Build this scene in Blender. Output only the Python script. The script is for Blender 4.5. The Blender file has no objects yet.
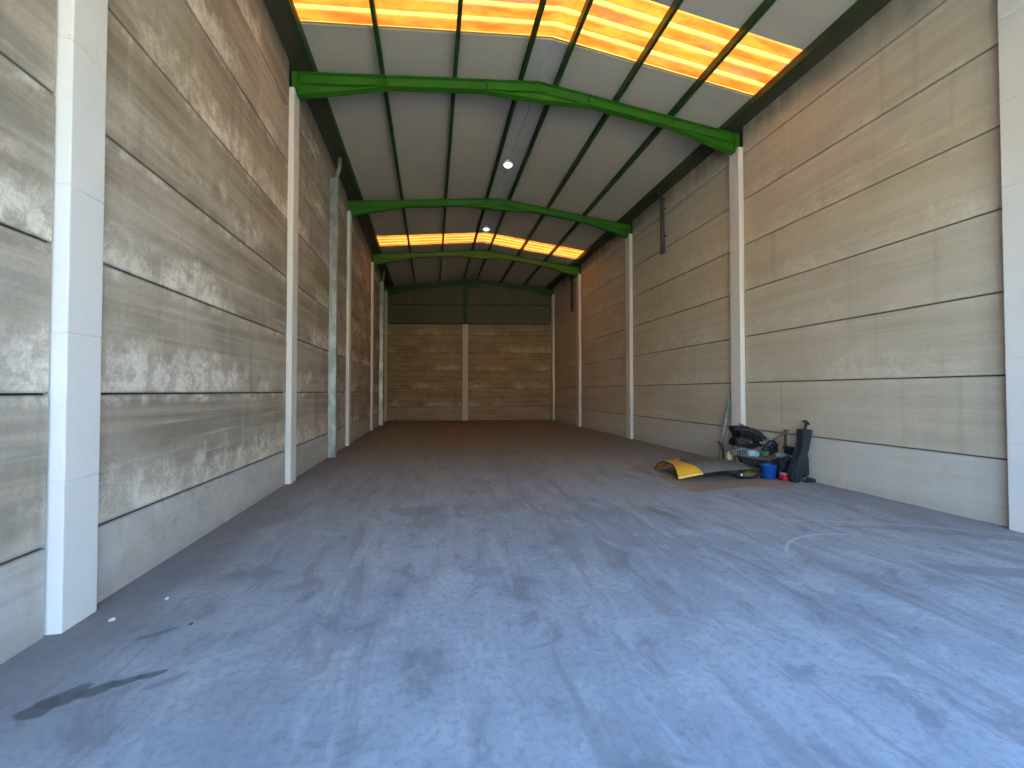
import bpy, bmesh, math, random
from mathutils import Vector, Matrix
random.seed(7)
SC = bpy.context.scene
C = SC.collection
R = math.radians

# ------------------------------------------------------------------ camera
cam = bpy.data.objects.new('camera', bpy.data.cameras.new('camera'))
C.objects.link(cam)
cam.location = (0, 0, 1.606)
cam.rotation_euler = (R(90 + 1.056), 0, R(-11.2))
cam.data.lens = 36 * 405.5 / 1024
cam.data.sensor_width = 36
cam.data.clip_start = 0.05
SC.camera = cam

# ------------------------------------------------------------------ light
SKY_STRENGTH = 6.0
SUN_STRENGTH = 20.0
SC.view_settings.view_transform = 'Standard'
SC.view_settings.look = 'None'
SC.view_settings.gamma = 1
SC.view_settings.use_curve_mapping = False
SC.view_settings.exposure = 1.1
w = bpy.data.worlds.new('sky'); SC.world = w; w.use_nodes = True
nt = w.node_tree; nt.nodes.clear()
out = nt.nodes.new('ShaderNodeOutputWorld'); bg = nt.nodes.new('ShaderNodeBackground')
tc = nt.nodes.new('ShaderNodeTexCoord'); sp = nt.nodes.new('ShaderNodeSeparateXYZ')
cr = nt.nodes.new('ShaderNodeValToRGB')
cr.color_ramp.elements[0].position = 0.0; cr.color_ramp.elements[0].color = (0.34, 0.66, 1.0, 1)
cr.color_ramp.elements[1].position = 0.7; cr.color_ramp.elements[1].color = (0.11, 0.38, 1.0, 1)
nt.links.new(tc.outputs['Generated'], sp.inputs[0]); nt.links.new(sp.outputs['Z'], cr.inputs[0])
nt.links.new(cr.outputs[0], bg.inputs['Color']); nt.links.new(bg.outputs[0], out.inputs[0])
bg.inputs['Strength'].default_value = SKY_STRENGTH
sun_d = bpy.data.lights.new('sun', 'SUN'); sun = bpy.data.objects.new('sun', sun_d); C.objects.link(sun)
sun_d.energy = SUN_STRENGTH; sun_d.angle = R(0.6); sun_d.color = (1.0, 0.90, 0.66)
# travels down, a little towards -X and towards -Y (it stands over the far end of the hall)
sun.rotation_euler = Vector((-0.5, -0.5, -1.0)).to_track_quat('-Z', 'Y').to_euler()
# light-sampling portal of the open doorway (gives no light itself)
DX0, DX1, DZ = -2.0, 6.2, 5.2
pd = bpy.data.lights.new('doorway_portal', 'AREA'); pd.shape = 'RECTANGLE'
pd.size = DX1 - DX0; pd.size_y = DZ
po = bpy.data.objects.new('doorway_portal', pd); C.objects.link(po)
po.location = ((DX0 + DX1) / 2, -1.75, DZ / 2); po.rotation_euler = (R(90), 0, 0)
pd.cycles.is_portal = True
SC.cycles.use_denoising = True
SC.cycles.max_bounces = 8
SC.cycles.diffuse_bounces = 6
SC.cycles.sample_clamp_indirect = 6

# ------------------------------------------------------------------ dims
XL, XR = -2.476, 6.684
XA = (XL + XR) / 2
YF = -1.7                      # front wall
YBL, YBR = 23.45, 21.95        # skewed back wall
EAVE, APEX = 7.32, 7.825       # top of rafters
SL = (APEX - EAVE) / (XA - XL)
COLS = [3.24, 7.676, 12.683, 17.537]
PUR = 0.15

def ztop(x): return APEX - SL * abs(x - XA)

# ------------------------------------------------------------------ helpers
class NT:
    def __init__(s, name):
        s.m = bpy.data.materials.new(name); s.m.use_nodes = True
        s.t = s.m.node_tree; s.t.nodes.clear()
        s.out = s.t.nodes.new('ShaderNodeOutputMaterial')
        s.b = s.t.nodes.new('ShaderNodeBsdfPrincipled')
        s.t.links.new(s.b.outputs[0], s.out.inputs[0])
        s.geo = s.t.nodes.new('ShaderNodeTexCoord')
    def lk(s, a, b): s.t.links.new(a, b)
    def _in(s, n, i, v):
        if v is None: return
        if hasattr(v, 'is_output') or isinstance(v, bpy.types.NodeSocket): s.lk(v, n.inputs[i])
        else: n.inputs[i].default_value = v
    def obj(s): return s.geo.outputs['Object']
    def math(s, op, a, b=None, c=None, clamp=False):
        n = s.t.nodes.new('ShaderNodeMath'); n.operation = op; n.use_clamp = clamp
        s._in(n, 0, a); s._in(n, 1, b); s._in(n, 2, c); return n.outputs[0]
    def sep(s, v):
        n = s.t.nodes.new('ShaderNodeSeparateXYZ'); s.lk(v, n.inputs[0]); return n.outputs
    def mapv(s, v, scale=(1, 1, 1), loc=(0, 0, 0), rot=(0, 0, 0)):
        n = s.t.nodes.new('ShaderNodeMapping'); s.lk(v, n.inputs[0])
        n.inputs['Scale'].default_value = scale; n.inputs['Location'].default_value = loc
        n.inputs['Rotation'].default_value = rot; return n.outputs[0]
    def noise(s, v, scale=1, detail=4, rough=.55, dist=0.0):
        n = s.t.nodes.new('ShaderNodeTexNoise'); s.lk(v, n.inputs['Vector'])
        n.inputs['Scale'].default_value = scale; n.inputs['Detail'].default_value = detail
        n.inputs['Roughness'].default_value = rough; n.inputs['Distortion'].default_value = dist
        return n.outputs['Fac']
    def ss(s, v, a, b, lo=0.0, hi=1.0):
        n = s.t.nodes.new('ShaderNodeMapRange'); n.interpolation_type = 'SMOOTHSTEP'
        s._in(n, 0, v); n.inputs[1].default_value = a; n.inputs[2].default_value = b
        n.inputs[3].default_value = lo; n.inputs[4].default_value = hi; return n.outputs[0]
    def mix(s, f, a, b, mode='MIX'):
        n = s.t.nodes.new('ShaderNodeMix'); n.data_type = 'RGBA'; n.blend_type = mode
        s._in(n, 0, f)
        s._in(n, 6, a if not isinstance(a, tuple) else (*a, 1)); s._in(n, 7, b if not isinstance(b, tuple) else (*b, 1))
        return n.outputs[2]
    def bump(s, h, strength=.3, dist=.01):
        n = s.t.nodes.new('ShaderNodeBump'); n.inputs['Strength'].default_value = strength
        n.inputs['Distance'].default_value = dist; s.lk(h, n.inputs['Height'])
        s.lk(n.outputs[0], s.b.inputs['Normal'])
    def fin(s, col, rough=.8, metal=0.0, spec=.3):
        s._in(s.b, 'Base Color', col if not isinstance(col, tuple) else (*col, 1))
        s._in(s.b, 'Roughness', rough); s._in(s.b, 'Metallic', metal)
        s.b.inputs['Specular IOR Level'].default_value = spec
        return s.m

def simple(name, col, rough=.6, metal=0.0, var=.25, scale=8, spec=.4):
    t = NT(name); n = t.noise(t.obj(), scale, 4)
    d = tuple(c * (1 - var) for c in col); l = tuple(min(1, c * (1 + var)) for c in col)
    c = t.mix(n, d, l)
    return t.fin(c, rough, metal, spec)

def add_box(bm, x0, x1, y0, y1, z0, z1, bev=0.0):
    g = bmesh.ops.create_cube(bm, size=1)
    for v in g['verts']:
        v.co = Vector(((x0 + x1) / 2 + v.co.x * (x1 - x0), (y0 + y1) / 2 + v.co.y * (y1 - y0), (z0 + z1) / 2 + v.co.z * (z1 - z0)))
    if bev > 0:
        es = list({e for v in g['verts'] for e in v.link_edges})
        bmesh.ops.bevel(bm, geom=es, offset=bev, segments=2, affect='EDGES', profile=.6)

def add_prism(bm, pts, d0, d1, axis='y'):
    """polygon pts (a,b) extruded along axis between d0 and d1"""
    def mk(a, b, d):
        return {'y': (a, d, b), 'x': (d, a, b), 'z': (a, b, d)}[axis]
    A = [bm.verts.new(mk(a, b, d0)) for a, b in pts]
    B = [bm.verts.new(mk(a, b, d1)) for a, b in pts]
    n = len(pts)
    bm.faces.new(A); bm.faces.new(B[::-1])
    for i in range(n): bm.faces.new((A[i], B[i], B[(i + 1) % n], A[(i + 1) % n]))

def add_tube(bm, pts, r, seg=10, cap=True, rx=None):
    pts = [Vector(p) for p in pts]; rings = []
    up = None
    for i, p in enumerate(pts):
        d = (pts[min(i + 1, len(pts) - 1)] - pts[max(i - 1, 0)]).normalized()
        if up is None:
            up = Vector((0, 0, 1)) if abs(d.z) < .9 else Vector((1, 0, 0))
        a = d.cross(up).normalized(); b = a.cross(d).normalized(); up = b
        rr = r[i] if isinstance(r, (list, tuple)) else r
        rings.append([bm.verts.new(p + a * math.cos(t) * rr + b * math.sin(t) * (rx or rr)) for t in [2 * math.pi * k / seg for k in range(seg)]])
    for i in range(len(rings) - 1):
        for k in range(seg):
            bm.faces.new((rings[i][k], rings[i][(k + 1) % seg], rings[i + 1][(k + 1) % seg], rings[i + 1][k]))
    if cap:
        bm.faces.new(rings[0][::-1]); bm.faces.new(rings[-1])

def add_lathe(bm, prof, c, seg=24, mat=None):
    c = Vector(c); rings = []
    for r, z in prof:
        rings.append([bm.verts.new(c + Vector((r * math.cos(t), r * math.sin(t), z))) for t in [2 * math.pi * k / seg for k in range(seg)]])
    for i in range(len(rings) - 1):
        for k in range(seg):
            bm.faces.new((rings[i][k], rings[i][(k + 1) % seg], rings[i + 1][(k + 1) % seg], rings[i + 1][k]))
    bm.faces.new(rings[0][::-1]); bm.faces.new(rings[-1])

def obj(name, bm, mat, parent=None, smooth=False, fix=True):
    if fix: bmesh.ops.recalc_face_normals(bm, faces=bm.faces[:])
    me = bpy.data.meshes.new(name); bm.to_mesh(me); bm.free()
    me.materials.append(mat)
    if smooth:
        for p in me.polygons: p.use_smooth = True
    o = bpy.data.objects.new(name, me); C.objects.link(o)
    if parent: o.parent = parent
    return o

def tag(o, label, cat, group=None):
    o['label'] = label; o['category'] = cat
    if group: o['group'] = group
    return o
def struct(name, bm, m, parent=None, smooth=False):
    o = obj(name, bm, m, parent, smooth)
    if not parent: o['kind'] = 'structure'
    return o
def thing(name, label, cat, loc=(0, 0, 0), rz=0, group=None):
    o = bpy.data.objects.new(name, None); C.objects.link(o); o.empty_display_size = .1
    o.location = loc; o.rotation_euler = (0, 0, rz)
    return tag(o, label, cat, group)
def part(name, bm, m, parent, smooth=False):
    """mesh given in world coordinates, parented under an Empty at its base"""
    bmesh.ops.transform(bm, matrix=parent.matrix_basis.inverted(), verts=bm.verts[:])
    return obj(name, bm, m, parent, smooth)
def BM(): return bmesh.new()

# ------------------------------------------------------------------ materials
def concrete(name, z0, base, light, dark, amount=1.0, along='Y', smoothness=0.0):
    t = NT(name); P = t.obj(); s = t.sep(P)
    Y = s[along]; Z = s['Z']
    fz = t.math('FRACT', t.math('SUBTRACT', Z, z0))
    row = t.math('FLOOR', t.math('SUBTRACT', Z, z0))
    sc3 = (0.0, 1, 1) if along == 'Y' else (1, 0.0, 1)
    # per-panel offset so that patterns change from row to row
    off = t.t.nodes.new('ShaderNodeCombineXYZ'); t.lk(t.math('MULTIPLY', row, 7.31), off.inputs[0])
    add = t.t.nodes.new('ShaderNodeVectorMath'); add.operation = 'ADD'; t.lk(P, add.inputs[0]); t.lk(off.outputs[0], add.inputs[1])
    V = add.outputs[0]
    cloud = t.noise(t.mapv(V, (.6, .6, 1.0)), 1.1, 5, .6)
    band = t.noise(t.mapv(V, (1, .18, 5.5) if along == 'Y' else (.18, 1, 5.5)), 1.3, 5, .62, .4)
    tuft = t.noise(t.mapv(V, (1, 2.6, 1.3) if along == 'Y' else (2.6, 1, 1.3)), 1.5, 7, .72, .5)
    blot = t.noise(V, 3.0, 6, .7, .5)
    fine = t.noise(V, 38, 3, .7)
    vert = t.noise(t.mapv(V, (1, 2.2, .06) if along == 'Y' else (2.2, 1, .06)), 2.2, 3, .5)
    col = t.mix(t.ss(band, .38, .62), dark, base)
    col = t.mix(t.ss(cloud, .3, .75, 0, .55), col, light)
    # pale salt bloom in the lower part of every panel, with a ragged upper edge
    h = t.math('ADD', t.math('ADD', fz, t.math('MULTIPLY', t.math('SUBTRACT', tuft, .5), .9)), t.math('MULTIPLY', t.math('SUBTRACT', blot, .5), .9))
    m1 = t.ss(h, .46, .12)
    m1 = t.math('MULTIPLY', m1, t.ss(t.noise(t.mapv(V, (.7, .7, .7)), 1.0, 3), .42, .60))
    m1 = t.math('MULTIPLY', m1, t.ss(t.noise(V, 7.0, 5, .7, .6), .36, .60, .25, 1))
    # thin pale run below the top joint
    m2 = t.math('MULTIPLY', t.ss(fz, .86, .97), t.ss(blot, .45, .7))
    m = t.math('MULTIPLY', t.math('MAXIMUM', m1, t.math('MULTIPLY', m2, .8)), .95 * amount)
    col = t.mix(m, col, tuple(min(1, c * 1.35) for c in light))
    # pale thin diagonal/long streaks
    st = t.noise(t.mapv(V, (1, .25, 9) if along == 'Y' else (.25, 1, 9), rot=(R(4), 0, 0)), 1.6, 3, .5, .6)
    col = t.mix(t.ss(st, .62, .70, 0, .38 * amount), col, light)
    col = t.mix(t.ss(vert, .58, .72, 0, .28), col, tuple(c * .72 for c in dark))
    col = t.mix(t.ss(vert, .40, .30, 0, .15), col, light)
    col = t.mix(t.ss(fine, .3, .7, 0, .22), col, tuple(c * .7 for c in dark))
    # the cast kicker panel at the foot is paler cement
    kick = t.ss(t.math('ADD', Z, t.math('MULTIPLY', t.math('SUBTRACT', blot, .5), .25)), z0 + .12, z0 - .12)
    col = t.mix(t.math('MULTIPLY', t.math('MULTIPLY', kick, t.ss(blot, .28, .6, .45, 1)), (.62 if along == 'Y' else .12)), col, (.58, .57, .545))
    # uneven darker tone towards the wall head
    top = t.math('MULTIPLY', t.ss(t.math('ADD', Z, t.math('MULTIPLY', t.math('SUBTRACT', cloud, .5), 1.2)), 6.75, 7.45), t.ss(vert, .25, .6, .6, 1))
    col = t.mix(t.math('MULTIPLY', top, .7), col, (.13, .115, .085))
    # dirt just over the floor
    foot = t.math('MULTIPLY', t.ss(Z, .28, .0), t.ss(blot, .35, .6, .2, 1))
    col = t.mix(t.math('MULTIPLY', foot, .35), col, tuple(c * .6 for c in dark))
    # dark joints where the mortar is soiled
    jd = t.math('MINIMUM', fz, t.math('SUBTRACT', 1.0, fz))
    col = t.mix(t.ss(jd, .03, .008, 0, .45), col, tuple(c * .45 for c in dark))
    t.bump(t.math('ADD', t.math('MULTIPLY', blot, .6), t.math('MULTIPLY', fine, .4)), .25, .012)
    return t.fin(col, .88, 0, .25)

M = {}
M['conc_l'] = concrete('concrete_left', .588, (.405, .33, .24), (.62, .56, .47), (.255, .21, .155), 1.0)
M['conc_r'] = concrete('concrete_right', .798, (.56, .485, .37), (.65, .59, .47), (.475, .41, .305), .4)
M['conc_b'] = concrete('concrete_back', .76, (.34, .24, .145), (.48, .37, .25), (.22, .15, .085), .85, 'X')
M['joint'] = simple('joint_shadow_gap', (.06, .05, .04), .95, var=.3)

def floor_mat():
    t = NT('floor_concrete'); P = t.obj(); s = t.sep(P)
    big = t.noise(t.mapv(P, (.5, .35, 1)), 1.0, 5, .6, .4)
    mid = t.noise(P, 2.3, 7, .68, .6)
    fine = t.noise(P, 22, 5, .7)
    sweep = t.noise(t.mapv(P, (2.6, .5, 1), rot=(0, 0, R(-28))), 1.3, 5, .6, 1.2)
    col = t.mix(t.ss(big, .3, .7), (.275, .275, .285), (.36, .36, .365))
    col = t.mix(t.ss(mid, .50, .64, 0, .6), col, (.45, .45, .455))
    col = t.mix(t.ss(mid, .47, .34, 0, .7), col, (.185, .18, .185))
    col = t.mix(t.ss(sweep, .52, .64, 0, .5), col, (.21, .185, .175))
    col = t.mix(t.ss(sweep, .46, .36, 0, .3), col, (.47, .455, .445))
    col = t.mix(t.ss(fine, .45, .7, 0, .45), col, (.17, .165, .165))
    # brown dust lying in the unswept back of the hall
    dust = t.math('ADD', t.ss(s['Y'], 3.5, 15.0), t.math('MULTIPLY', t.math('SUBTRACT', mid, .5), .9), clamp=True)
    col = t.mix(t.math('MULTIPLY', dust, .85), col, (.215, .16, .085))
    # dust swept against the side walls
    dl = t.math('ADD', t.math('SUBTRACT', s['X'], XL), t.math('MULTIPLY', t.math('SUBTRACT', mid, .5), .7))
    dr = t.math('ADD', t.math('SUBTRACT', XR, s['X']), t.math('MULTIPLY', t.math('SUBTRACT', mid, .5), .9))
    col = t.mix(t.ss(dl, 1.0, .08, 0, .7), col, (.18, .15, .135))
    col = t.mix(t.ss(dr, 1.0, .2, 0, .5), col, (.24, .21, .19))
    # pale tyre and drag arcs, dark oily tracks
    def arc(cx, cy, r, wd, colr, amt, x0=None, x1=None, y0=None):
        nonlocal col
        dx = t.math('SUBTRACT', s['X'], cx); dy = t.math('SUBTRACT', s['Y'], cy)
        d = t.math('SQRT', t.math('ADD', t.math('MULTIPLY', dx, dx), t.math('MULTIPLY', dy, dy)))
        e = t.math('ABSOLUTE', t.math('SUBTRACT', t.math('ADD', d, t.math('MULTIPLY', t.math('SUBTRACT', mid, .5), .05)), r))
        m_ = t.math('MULTIPLY', t.ss(e, wd, wd * .25), t.ss(fine, .25, .6, .35, 1))
        if x0 is not None: m_ = t.math('MULTIPLY', m_, t.ss(s['X'], x0, x0 + .25))
        if x1 is not None: m_ = t.math('MULTIPLY', m_, t.ss(s['X'], x1, x1 - .5))
        if y0 is not None: m_ = t.math('MULTIPLY', m_, t.ss(s['Y'], y0, y0 + .3))
        col = t.mix(t.math('MULTIPLY', m_, amt), col, colr)
    arc(4.25, 2.83, 1.0, .026, (.56, .54, .51), .6, 3.2, 4.9, 3.3)
    arc(3.2, -.9, 5.35, .04, (.50, .47, .44), .45, 4.2, None, 2.0)
    arc(3.2, -.9, 5.16, .07, (.18, .16, .16), .5, 4.6, None, 2.0)
    arc(1.2, 5.5, 3.3, .06, (.46, .43, .40), .4, 3.0, None, 4.0)
    # damp dark patches
    def spot(x, y, rx, ry, rot, colr, amt):
        nonlocal col
        c_, s_ = math.cos(rot), math.sin(rot)
        dx = t.math('SUBTRACT', s['X'], x); dy = t.math('SUBTRACT', s['Y'], y)
        a = t.math('DIVIDE', t.math('ADD', t.math('MULTIPLY', dx, c_), t.math('MULTIPLY', dy, s_)), rx)
        b = t.math('DIVIDE', t.math('SUBTRACT', t.math('MULTIPLY', dy, c_), t.math('MULTIPLY', dx, s_)), ry)
        b = t.math('ADD', b, t.math('MULTIPLY', t.math('MULTIPLY', a, a), -.55))
        d = t.math('SQRT', t.math('ADD', t.math('MULTIPLY', a, a), t.math('MULTIPLY', b, b)))
        d = t.math('ADD', d, t.math('MULTIPLY', t.math('SUBTRACT', fine, .5), .8))
        col = t.mix(t.ss(d, 1.1, .75, 0, amt), col, colr)
    for x_, y_, rx_, ry_, ro_ in ((-1.94, 2.50, .085, .075, 50), (-1.88, 2.57, .11, .075, 42), (-1.76, 2.60, .10, .050, 30), (-1.66, 2.645, .10, .035, 22), (-1.55, 2.68, .08, .030, 15)):
        spot(x_, y_, rx_, ry_, R(ro_), (.085, .085, .078), .8)
    spot(-1.44, 2.60, .11, .03, R(32), (.15, .15, .15), .5)
    spot(-1.78, 3.12, .12, .03, R(30), (.10, .10, .10), .6)
    spot(-.95, 3.45, .10, .05, R(60), (.15, .14, .15), .45)
    spot(3.0, 4.9, .10, .3, R(20), (.16, .14, .14), .55)
    spot(4.9, 2.75, .5, .12, R(-20), (.16, .16, .18), .5)
    spot(-.2, 5.6, .35, .25, R(0), (.17, .15, .16), .4)
    spot(.5, 3.6, .18, .10, R(0), (.19, .18, .19), .4)
    t.bump(t.math('ADD', mid, t.math('MULTIPLY', fine, .3)), .3, .012)
    rough = t.ss(mid, .3, .7, .62, .82)
    return t.fin(col, rough, 0, .4)
M['floor'] = floor_mat()

def column_mat():
    t = NT('painted_column_board'); P = t.obj()
    n = t.noise(P, 2.0, 5, .6); f = t.noise(P, 30, 4, .7); sc_ = t.noise(t.mapv(P, (1, 1, .35)), 9, 4, .7, 1.0)
    col = t.mix(n, (.66, .63, .58), (.76, .735, .69))
    col = t.mix(t.ss(f, .5, .75, 0, .15), col, (.50, .47, .42))
    col = t.mix(t.ss(sc_, .66, .74, 0, .4), col, (.36, .33, .28))
    t.bump(f, .1, .004)
    return t.fin(col, .75, 0, .3)
M['column'] = column_mat()
def warmcolumn():
    t = NT('bare_column_board'); P = t.obj()
    n = t.noise(P, 2.0, 5, .6); f = t.noise(P, 30, 4, .7)
    col = t.mix(n, (.55, .49, .40), (.64, .58, .48))
    col = t.mix(t.ss(f, .5, .75, 0, .2), col, (.42, .36, .28))
    return t.fin(col, .8, 0, .3)
M['column_warm'] = warmcolumn()

def green():
    t = NT('green_steel_paint'); P = t.obj(); n = t.noise(P, 3, 4)
    col = t.mix(n, (.020, .125, .005), (.034, .17, .009))
    d = t.noise(P, 14, 5, .7)
    col = t.mix(t.ss(d, .60, .78, 0, .35), col, (.06, .10, .03))
    return t.fin(col, .42, 0, .5)
M['green'] = green()
def dgreen():
    t = NT('dark_green_steel_paint'); P = t.obj(); n = t.noise(P, 5, 4)
    return t.fin(t.mix(n, (.016, .045, .006), (.026, .065, .009)), .5, 0, .4)
M['dgreen'] = dgreen()

def ceil_mat():
    t = NT('grey_roof_panel'); P = t.obj(); s = t.sep(P)
    n = t.noise(t.mapv(P, (.3, 1.5, 1)), 1.4, 4); st = t.noise(t.mapv(P, (.15, 9, 1)), 1.2, 3)
    col = t.mix(n, (.41, .375, .315), (.49, .45, .375))
    fr = t.math('FRACT', s['Y'])
    jd = t.math('MINIMUM', fr, t.math('SUBTRACT', 1.0, fr))
    col = t.mix(t.ss(jd, .012, .004, 0, .22), col, (.22, .20, .18))
    col = t.mix(t.ss(st, .6, .75, 0, .12), col, (.34, .32, .30))
    return t.fin(col, .55, 0, .35)
M['ceiling'] = ceil_mat()
M['ridge'] = simple('ridge_sheet', (.42, .40, .37), .5, 0, .12, 2)

def skylight_mat():
    t = NT('amber_translucent_roof_sheet'); P = t.obj(); s = t.sep(P)
    n = t.noise(t.mapv(P, (.8, 3.5, 1)), 1.6, 5, .65); f = t.noise(P, 7, 5, .7, .5)
    # weathered resin: amber in the pans, dirt where the water stands
    col = t.mix(t.ss(n, .3, .7), (.165, .021, .0013), (.25, .060, .004))
    col = t.mix(t.ss(f, .50, .70, 0, .6), col, (.11, .017, .0012))
    dirt = t.noise(t.mapv(P, (.7, 2.2, 1), loc=(3, 1, 0)), 1.0, 4, .6, .8)
    col = t.mix(t.ss(dirt, .56, .70, 0, .8), col, (.075, .030, .012))
    # the crowns of the ribs are washed clean and let more light through
    rib = t.t.nodes.new('ShaderNodeAttribute'); rib.attribute_name = 'rib'
    col = t.mix(t.math('MULTIPLY', rib.outputs['Fac'], .85), col, (.31, .20, .040))
    tr = t.t.nodes.new('ShaderNodeBsdfTranslucent'); t.lk(col, tr.inputs[0])
    t.fin((.55, .42, .22), .45, 0, .3)
    mx = t.t.nodes.new('ShaderNodeMixShader'); mx.inputs[0].default_value = .8
    t.lk(t.b.outputs[0], mx.inputs[1]); t.lk(tr.outputs[0], mx.inputs[2]); t.lk(mx.outputs[0], t.out.inputs[0])
    return t.m
M['sky_sheet'] = skylight_mat()

def galv():
    t = NT('galvanised_sheet'); P = t.obj()
    v = t.t.nodes.new('ShaderNodeTexVoronoi'); t.lk(t.mapv(P, (1, 1, .4)), v.inputs['Vector']); v.inputs['Scale'].default_value = 9
    n = t.noise(P, 3, 4)
    col = t.mix(t.sep(v.outputs['Color'])[0], (.24, .275, .27), (.40, .44, .43))
    col = t.mix(t.ss(n, .5, .7, 0, .35), col, (.50, .52, .50))
    return t.fin(col, .42, .55, .5)
M['galv'] = galv()
M['galv_dull'] = simple('dull_grey_pipe', (.25, .26, .25), .5, .3, .2, 5)
M['dark_pipe'] = simple('dark_pipe', (.06, .06, .055), .4, 0, .3, 6)
M['gutter'] = simple('gutter_underside', (.055, .052, .035), .6, .1, .25, 2)
def corr():
    t = NT('gable_sheet'); P = t.obj(); n = t.noise(t.mapv(P, (1, 1, .4)), 2, 4)
    return t.fin(t.mix(n, (.10, .09, .055), (.14, .125, .075)), .55, .1, .3)
M['corr'] = corr()

# ------------------------------------------------------------------ floor, ground, walls
bm = BM(); add_box(bm, XL - .3, XR + .3, YF - .2, 24.4, -.2, 0); struct('floor', bm, M['floor'])
bm = BM(); add_box(bm, -40, 40, -60, YF - .2, -.22, -.02); struct('floor_yard_bounce', bm, simple('bounce_yard', (.64, .56, .38), .9, 0, .15, 1.0))  # unseen yard slab, added for the warm light it reflects indoors

# unseen block across the yard, added to bounce warm sunlight into the hall
bm = BM(); add_box(bm, -26, 30, -24, -17, 0, 6.5); struct('wall_bounce', bm, simple('bounce_facade', (.54, .44, .25), .9, 0, .12, .5))

def panel_wall(name, x_in, side, z0, mat, ztopw=7.45):
    """precast panels between the columns, real joints, in front of a dark backing"""
    bm = BM()
    xo = x_in + side * .16
    ycols = [-1.45] + COLS + [21.78 if side > 0 else 22.75]
    yend = [YF] + [y + .29 for y in COLS] + [None]
    zs = [0.0] + [z0 + k for k in range(0, 8) if z0 + k < ztopw - .05] + [ztopw]
    segs = []
    ys = YF
    for i, yc in enumerate(ycols):
        segs.append((ys + .012, yc + .13)) if False else None
    bounds = [YF] + [y + .145 for y in COLS] + [22.0 if side > 0 else 23.4]
    for i in range(len(bounds) - 1):
        a, b = bounds[i], bounds[i + 1]
        for j in range(len(zs) - 1):
            # panel joints: 1.4 cm gaps, tiny differences in face depth
            dx = random.uniform(0, .004)
            x0, x1 = sorted((x_in + side * dx, xo))
            add_box(bm, x0, x1, a + (.155 if i else 0) + .012, b - (.155 if i < len(bounds) - 2 else 0) - .012, zs[j] + (.007 if j else 0), zs[j + 1] - .007, .006)
    o = struct(name, bm, mat)
    bm = BM(); x0, x1 = sorted((x_in + side * .05, x_in + side * .30))
    add_box(bm, x0, x1, YF, bounds[-1] + .1, 0, ztopw)
    b_ = obj('panel_joint_backing', bm, M['joint'], o)
    return o
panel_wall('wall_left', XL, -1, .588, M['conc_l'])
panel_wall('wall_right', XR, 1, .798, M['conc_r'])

# skewed back wall, built along local x
BD = Vector((XR - XL, YBR - YBL, 0)); BLEN = BD.length; BANG = math.atan2(BD.y, BD.x)
bw = BM(); zs = [0.0] + [.76 + k for k in range(5)] + [5.36]
BCX = 4.38                                   # middle column along the wall
for x0, x1 in ((0.0, BCX - .16), (BCX + .16, BLEN)):
    for j in range(len(zs) - 1):
        add_box(bw, x0 + .012, x1 - .012, random.uniform(0, .004), .16, zs[j] + (.007 if j else 0), zs[j + 1] - .007, .006)
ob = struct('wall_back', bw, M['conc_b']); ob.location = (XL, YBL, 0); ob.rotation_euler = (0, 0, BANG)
bm = BM(); add_box(bm, -.1, BLEN + .1, .05, .3, 0, 5.36); obj('panel_joint_backing', bm, M['joint'], ob)
def bl(x, y=0): # back-wall local -> world
    return Vector((XL, YBL, 0)) + Vector((math.cos(BANG), math.sin(BANG), 0)) * x + Vector((-math.sin(BANG), math.cos(BANG), 0)) * y

# corrugated gable sheet above the back wall
bm = BM(); per = .22; n = int((BLEN + .3) / per) + 1; prev = None
row = []
for i in range(n):
    for fx, dy in ((0, 0), (.12, 0), (.15, .03), (.19, .03)):
        x = i * per + fx - .1
        if x > BLEN + .15: break
        row.append((x, dy))
A = [bm.verts.new((x, .02 + dy, 5.30)) for x, dy in row]
B = [bm.verts.new((x, .02 + dy, APEX + .3)) for x, dy in row]
for i in range(len(row) - 1): bm.faces.new((A[i], A[i + 1], B[i + 1], B[i]))
gb = struct('wall_gable', bm, M['corr']); gb.location = (XL, YBL, 0); gb.rotation_euler = (0, 0, BANG)
md = gb.modifiers.new('sheet', 'SOLIDIFY'); md.thickness = .012; md.offset = 1

# front wall behind the camera with the wide open doorway
bm = BM()
add_box(bm, XL - .3, DX0, YF - .2, YF, 0, 8.1); add_box(bm, DX1, XR + .3, YF - .2, YF, 0, 8.1)
add_box(bm, DX0, DX1, YF - .2, YF, DZ, 8.1)
struct('wall_front', bm, M['conc_r'])

# ------------------------------------------------------------------ roof panels and skylights
SK = [(5.80, 6.94), (16.02, 17.18)]
bm = BM(); zr = PUR; T = .05
ys = [YF - .2, SK[0][0], SK[0][1], SK[1][0], SK[1][1], 24.4]
XLo, XRo = XL - .35, XR + .35
XSL, XSR = -2.10, 6.31                       # outer ends of the skylight sheets
for i in range(0, 6, 2):
    y0, y1 = ys[i], ys[i + 1]
    for xa, xb in ((XLo, XA), (XA, XRo)):
        za, zb = ztop(xa) + zr, ztop(xb) + zr
        add_prism(bm, [(xa, za), (xb, zb), (xb, zb + T), (xa, za + T)], y0, y1)
for y0, y1 in SK:                             # opaque ends beyond the skylight
    for xa, xb in ((XLo, XSL), (XSR, XRo)):
        za, zb = ztop(xa) + zr, ztop(xb) + zr
        add_prism(bm, [(xa, za), (xb, zb), (xb, zb + T), (xa, za + T)], y0, y1)
struct('ceiling', bm, M['ceiling'])
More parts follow.
